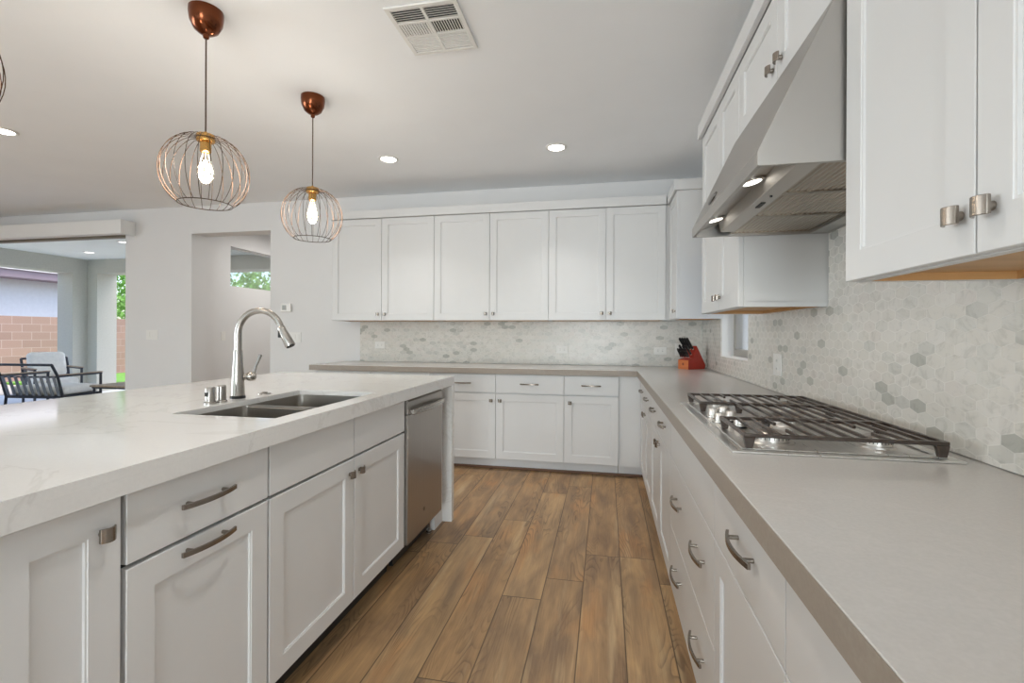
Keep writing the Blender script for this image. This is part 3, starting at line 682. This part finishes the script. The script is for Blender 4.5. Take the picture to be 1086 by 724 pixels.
# ------------------------------------------------------------------ outlets, switches, thermostat
def plate(name, lab, cat, loc, rz, w, h, kind, group=None):
    t = thing(name, lab, cat, loc, rz, group)
    MB().box(-w / 2, w / 2, -.006, -.0006, -h / 2, h / 2).build('cover_plate', M['plastic'], t, bevel=.002)
    if kind == 'outlet_h':
        for s in (-1, 1):
            o = MB().box(s * .021 - .014, s * .021 + .014, -.008, -.006, -.017, .017).build('socket', M['plastic'], t, bevel=.001)
            MB().box(s * .021 - .006, s * .021 + .006, -.0085, -.008, .005, .007).box(s * .021 - .005, s * .021 + .005, -.0085, -.008, -.007, -.005).build('socket_slots', M['dark'], o)
    elif kind == 'outlet_v':
        for s in (-1, 1):
            o = MB().box(-.017, .017, -.008, -.006, s * .021 - .014, s * .021 + .014).build('socket', M['plastic'], t, bevel=.001)
            MB().box(.005, .007, -.0085, -.008, s * .021 - .006, s * .021 + .006).box(-.007, -.005, -.0085, -.008, s * .021 - .005, s * .021 + .005).build('socket_slots', M['dark'], o)
    else:
        for k in range(kind):
            x = (k - (kind - 1) / 2) * .046
            MB().box(x - .016, x + .016, -.0095, -.006, -.033, .033).build('rocker', M['plastic'], t, bevel=.0015)
    return t
yt = YB - .010
plate('outlet', 'white outlet on the hex tile behind the middle of the back counter', 'outlet', (-.42, yt, 1.062), 0, .115, .072, 'outlet_h')
plate('outlet', 'white outlet on the hex tile just left of the red knife block', 'outlet', (.51, yt, 1.062), 0, .115, .072, 'outlet_h')
plate('outlet', 'faint white outlet on the hex tile at the left end of the back counter', 'outlet', (-2.366, yt, 1.090), 0, .115, .072, 'outlet_h')
plate('light_switch', 'white double switch on the hex tile at the corner, behind the knife block', 'switch', (.70, yt, 1.075), 0, .115, .115, 2)
plate('outlet', 'white outlet on the right wall tile between the window and the cooktop', 'outlet', (XR - .010, 2.70, 1.062), R(-90), .115, .115, 'outlet_v')
plate('light_switch', 'white triple switch plate on the wall right of the patio door', 'switch', (-5.31, YB, 1.185), 0, .165, .115, 3)
plate('light_switch', 'white triple switch plate on the wall under the thermostat', 'switch', (-3.40, YB, 1.165), 0, .165, .115, 3)
plate('light_switch', 'white single switch inside the hallway below the transom window', 'switch', (-4.9, 5.30, 1.17), R(90), .072, .115, 1)
t = thing('thermostat', 'small white thermostat with grey screen on the wall beside the hallway opening', 'thermostat', (-3.50, YB, 1.495))
MB().box(-.062, .062, -.024, -.0006, -.046, .046).build('thermostat_case', M['plastic'], t, bevel=.004)
MB().box(-.040, .010, -.0255, -.024, -.026, .028).build('screen', paint('lcd_grey', (.30, .30, .27), .3), t)

# ------------------------------------------------------------------ pendants
def pendant(y, lab, rot):
    x = -1.80
    t = thing('pendant_lamp', lab, 'pendant lamp', (x, y, CZ), 0, 'wire globe pendants over the island')
    MB().lathe([(.070, -.0005), (.071, -.02), (.066, -.055), (.050, -.088), (.030, -.104), (.014, -.110), (.012, -.125), (.006, -.130)], seg=32).build('canopy', M['copper'], t)
    MB().tube([(0, 0, -.128), (0, 0, -.565)], .0035, 8).build('cord', M['cord'], t)
    s = MB().lathe([(.006, -.555), (.012, -.565), (.036, -.568), (.038, -.572), (.038, -.596), (.034, -.600)], seg=28).build('socket_cap', M['brass'], t)
    MB().lathe([(.022, -.600), (.023, -.604), (.023, -.645), (.018, -.650)], seg=24).build('socket', M['brass'], s)
    c = MB(); zt, zb, rm = -.585, -.890, .178
    prof = []
    for k in range(17):
        a = k / 16; th = R(12) + a * R(134); prof.append((rm * sin(th) ** .85, (zt + .012) - (1 - cos(th)) * .171 + .0))
    prof = [(.036, zt)] + prof[1:]
    for i in range(24):
        an = 2 * pi * i / 24 + rot; tw = .0
        c.tube([(r * cos(an + tw * k), r * sin(an + tw * k), z) for k, (r, z) in enumerate(prof)], .0014, 5)
    r, z = prof[-1]
    c.tube([(r * cos(2 * pi * i / 40), r * sin(2 * pi * i / 40), z) for i in range(40)], .0022, 6, closed=True)
    c.tube([(.037 * cos(2 * pi * i / 24), .037 * sin(2 * pi * i / 24), zt) for i in range(24)], .0025, 6, closed=True)
    c.build('wire_cage', M['wire'], t)
    b = MB().lathe([(.013, -.650), (.015, -.662), (.027, -.70), (.036, -.735), (.034, -.762), (.020, -.784), (.004, -.788)], seg=24).build('bulb', M['bulb'], t)
    f = MB()
    for i in range(6):
        a = 2 * pi * i / 6; f.tube([(.008 * cos(a), .008 * sin(a), -.685), (.015 * cos(a + .3), .015 * sin(a + .3), -.755)], .0009, 5)
    f.tube([(0, 0, -.650), (0, 0, -.70)], .002, 5)
    f.build('filament', M['filament'], b)
    light('pendant_light', 'POINT', (0, 0, -.72), 7.5, (1, .93, .84), parent=t, shadow_soft_size=.05)
pendant(2.644, 'copper wire globe pendant nearest the back wall, the smallest in view', .05)
pendant(1.842, 'copper wire globe pendant hanging above the faucet, middle of the row', .09)
pendant(.90, 'copper wire globe pendant cut off by the left edge of the view', .02)

# ------------------------------------------------------------------ downlights and ceiling vent
def can(x, y, z, lab, power=CAN_WATTS):
    t = thing('downlight', lab, 'ceiling light', (x, y, z), 0, 'recessed ceiling downlights')
    MB().lathe([(.085, -.0005), (.085, -.004), (.070, -.010), (.064, -.008), (.062, -.001)], seg=36).build('trim_ring', M['plastic'], t)
    MB().lathe([(.060, -.0012), (.058, -.005)], seg=32).build('lens', M['can'], t)
    if power: light('downlight_beam', 'AREA', (0, 0, -.013), power, (1, .975, .94), parent=t, shape='DISK', size=.11, spread=R(92) if power < 10 else R(170))
can(-1.805, 3.70, CZ, 'recessed ceiling light in front of the back cabinets, the left one')
can(-.387, 3.71, CZ, 'recessed ceiling light in front of the back cabinets, the right one')
can(-4.34, 2.66, CZ, 'recessed ceiling light at the left edge of the view, below the cut-off pendant')
for x, y in ((-.39, 1.1), (-.39, -1.5), (-2.6, -1.5), (-4.34, .0), (-4.34, -2.4), (-6.9, 2.66), (-6.9, 0), (-6.9, -2.4)): can(x, y, CZ, 'recessed ceiling light behind or beside the camera, out of view')
can(-4.0, 6.0, CZ, 'recessed ceiling light inside the hallway, out of view', 17)
t = thing('ceiling_vent', 'white rectangular louvered air register in the ceiling', 'air vent', (-.82, 2.165, CZ))
MB().grid([-.172, -.150, -.008, .008, .150, .172], [-.192, -.170, -.085, -.070, .015, .030, .150, .172], -.010, -.0005,
          {(1, 1), (3, 1), (1, 3), (3, 3), (1, 5), (3, 5)}).build('vent_frame', M['plastic'], t, bevel=.002)
MB().box(-.15, .15, -.17, .0155, -.0012, -.0004).build('vent_cavity', M['dark'], t)
mb = MB()
for x0, x1 in ((-.150, -.008), (.008, .150)):
    for k in range(6):
        y = -.168 + k * .0145; mb.prism([(y + .006, -.002), (y + .009, -.002), (y + .003, -.0095), (y, -.0095)], x0, x1, 'x')
for x0, x1, sgn in ((-.150, -.008, -1), (.008, .150, 1)):
    for k in range(11):
        x = x0 + .004 + k * .0128; a = 0 if sgn > 0 else .007
        mb.prism([(x + a, -.002), (x + a + .003, -.002), (x + .010 - a, -.0095), (x + .007 - a, -.0095)] if sgn > 0 else [(x, -.002), (x + .0085, -.002), (x + .0085, -.0095), (x, -.0095)], -.070, .015, 'y')
    for k in range(8):
        y = .032 + k * .0145; mb.prism([(y, -.002), (y + .0125, -.002), (y + .0125, -.007), (y, -.0095)], x0, x1, 'x')
mb.build('louvers', M['plastic'], t)

# ------------------------------------------------------------------ patio and outdoors
struct('patio_floor', MB().box(-11.4, -5.1, YB + .2, 8.6, -.06, -.02), M['concrete'])
struct('patio_ceiling', MB().box(-10.9, -5.1, YB + .2, 8.25, 2.70, 2.85), M['patiowhite'])
struct('wall_patio_left', MB().grid([YB + .2, 5.2, 7.572, 8.25], [-.02, 2.40, 2.70], -10.90, -10.52, {(1, 0)}, 'yz'), M['stuccog'])
struct('wall_patio_far', MB().grid([-10.52, -10.277, -5.5, -5.1], [-.02, 2.425, 2.70], 7.852, 8.25, {(1, 0)}, 'xz'), M['stuccog'])
struct('ground_outdoor', MB().grid([-40, XL - .2, 1.1, 30], [-20, YF - .2, YB + .2, 40], -.12, -.06, {(1, 1)}), M['gravel'])
tag(MB().box(-14.2, -11.0, 8.7, 12.5, -.058, -.01).build('lawn', M['lawn']), 'bright green patch of grass beyond the patio', 'grass', kind='stuff')
struct('wall_block_left', MB().box(-14.6, -14.4, -2, 13.5, -.05, 1.6), M['blocks_y'])
struct('wall_block_far', MB().box(-14.6, 6, 13.5, 13.7, -.05, 1.62), M['blocks_x'])
def downl(x, y, lab):
    t = thing('downlight', lab, 'ceiling light', (x, y, 2.70), 0, 'patio ceiling lights')
    MB().lathe([(.095, -.0005), (.095, -.004), (.075, -.010), (.066, -.004)], seg=28).build('trim_ring', M['plastic'], t)
    MB().lathe([(.064, -.0006), (.062, -.008)], seg=28).build('lens', emit('patio_lens', (1, .97, .9), 3) if 'pl' not in M else M['pl'], t)
downl(-9.46, 7.09, 'round recessed light in the patio ceiling seen through the sliding door')
downl(-7.80, 6.37, 'recessed patio ceiling light half hidden by the door edge')
t = thing('neighbour_house', 'pale stucco house with purple-grey eaves beyond the block wall', 'house', (-17, 4, -.06))
MB().box(-7, 0, -9, 8.4, 0, 2.80).build('house_wall', M['housewall'], t)
MB().box(-7.3, .7, -9.5, 8.9, 2.80, 3.02).build('fascia', M['fascia'], t)
MB().prism([(.75, 3.02), (.75, 3.08), (-3.2, 4.4), (-7.4, 3.08), (-7.4, 3.02)], -9.6, 9.0, 'y').build('roof', M['rooftile'], t)
def tree(x, y, lab, h=3.4, r=1.3, n=1500, mat='leaf', name='tree'):
    t = thing(name, lab, 'tree', (x, y, -.06))
    MB().tube([(0, 0, 0), (.05, .03, h * .35), (.0, .1, h * .7)], .08, 8, rr=[.1, .08, .04]).tube([(.04, .02, h * .3), (.4, -.1, h * .62)], .04, 6, rr=[.05, .02]).build('trunk', M['bark'], t)
    mb = MB()
    blobs = [(random.uniform(-.6, .6) * r, random.uniform(-.6, .6) * r, h * random.uniform(.5, .95), r * random.uniform(.35, .6)) for _ in range(9)]
    for _ in range(n):
        bx, by, bz, br = random.choice(blobs); d = Vector((random.gauss(0, 1), random.gauss(0, 1), random.gauss(0, 1))).normalized() * br * random.uniform(.6, 1)
        c = Vector((bx, by, bz)) + d; a = Vector((random.gauss(0, 1), random.gauss(0, 1), random.gauss(0, 1))).normalized(); b = a.orthogonal().normalized(); s = random.uniform(.06, .12)
        q = a.cross(b)
        mb.bm.faces.new([mb.bm.verts.new(c + a * s), mb.bm.verts.new(c + b * s * .5), mb.bm.verts.new(c - a * s), mb.bm.verts.new(c - b * s * .5)])
    mb.build('foliage', M[mat], t, smooth=False); return t
tree(-18.2, 16.2, 'leafy green tree seen through the far patio opening over the block wall', 4.4, 1.9, 2600)
tree(-9.4, 14.9, 'bright green tree seen through the hallway transom window, right', 4.2, 1.7, 2600)
tree(-12.6, 15.4, 'green tree seen through the hallway transom window, left', 3.7, 1.2, 1500)
tree(-22.3, 20.2, 'orange-tinted shrub behind the far block wall', 3.6, 1.0, 900, 'leaf2', 'shrub')
t = thing('neighbour_house', 'pale blue neighbouring house outside the small kitchen window', 'house', (3.2, 1, -.06))
MB().box(0, 4, 0, 14, 0, 3.2).build('house_wall', M['blueside'], t)
MB().box(-.5, 4.5, -.4, 14.4, 3.2, 3.4).build('roof', M['rooftile'], t)
for y in (4.4, 8.0):
    f = MB().box(-.04, 0, y, y + .9, .9, 2.3).build('window_frame', M['trimw'], t)
    MB().box(-.045, -.041, y + .06, y + .84, .96, 2.24).build('pane', M['glass'], f)

# patio chairs: local +x is forward
def patio_chair(lab, loc, rz, w, pillow):
    t = thing('patio_armchair', lab, 'armchair', loc, rz, 'patio armchairs')
    for s in (-1, 1):
        y = s * w / 2
        MB().tube([(-.38, y, .76), (-.30, y, .60), (-.22, y, .28), (-.25, y, 0)], .018, 8).build('rear_leg', M['blackmetal'], t)
        MB().tube([(.36, y, 0), (.36, y, .58)], .018, 8).build('front_leg', M['blackmetal'], t)
        a = MB().box(-.31, .375, y - .016, y + .016, .575, .60).build('armrest', M['blackmetal'], t, bevel=.004)
        MB().box(-.30, .38, y - .025, y + .025, .602, .616).build('wood_cap', M['teak'], a, bevel=.004)
    MB().tube([(-.38, -w / 2, .76), (-.38, w / 2, .76)], .018, 8).tube([(-.30, -w / 2, .58), (-.30, w / 2, .58)], .012, 8).build('back_rail', M['blackmetal'], t)
    mb = MB()
    for k in range(9):
        y = -w / 2 + w * (k + .5) / 9; mb.prism([(-.315, .585), (-.305, .585), (-.225, .30), (-.235, .30)], y - .022, y + .022, 'y')
    mb.build('back_straps', paint('grey_strap', (.22, .24, .27), .7), t)
    MB().box(-.24, .36, -w / 2 + .018, w / 2 - .018, .26, .30).build('seat_frame', M['blackmetal'], t, bevel=.006)
    MB().box(-.20, .37, -w / 2 + .03, w / 2 - .03, .302, .43).build('seat_cushion', M['cushion'], t, bevel=.045, seg=4)
    m2 = Matrix.Translation((-.20, 0, .44)) @ Matrix.Rotation(R(-18), 4, 'Y')
    if pillow: MB(m2).box(-.06, .09, -w / 2 + .05, w / 2 - .05, 0, .44).build('back_pillow', M['cushion'], t, bevel=.06, seg=4)
    return t
patio_chair('black patio armchair seen from behind, nearest the sliding door', (-8.22, 5.62, -.02), R(97), .90, False)
patio_chair('black patio armchair with an upright white back pillow', (-9.55, 6.55, -.02), R(-20), .60, True)
t = thing('patio_table', 'low patio table with a wood-edged top beside the armchairs', 'table', (-7.28, 6.15, -.02))
MB().box(-.45, .45, -.35, .35, .395, .42).build('table_top', M['teak'], t, bevel=.004)
MB().box(-.43, .43, -.33, .33, .37, .394).build('apron', M['blackmetal'], t)
for x in (-.41, .41):
    for y in (-.31, .31): MB().tube([(x, y, 0), (x, y, .37)], .015, 8).build('leg', M['blackmetal'], t)
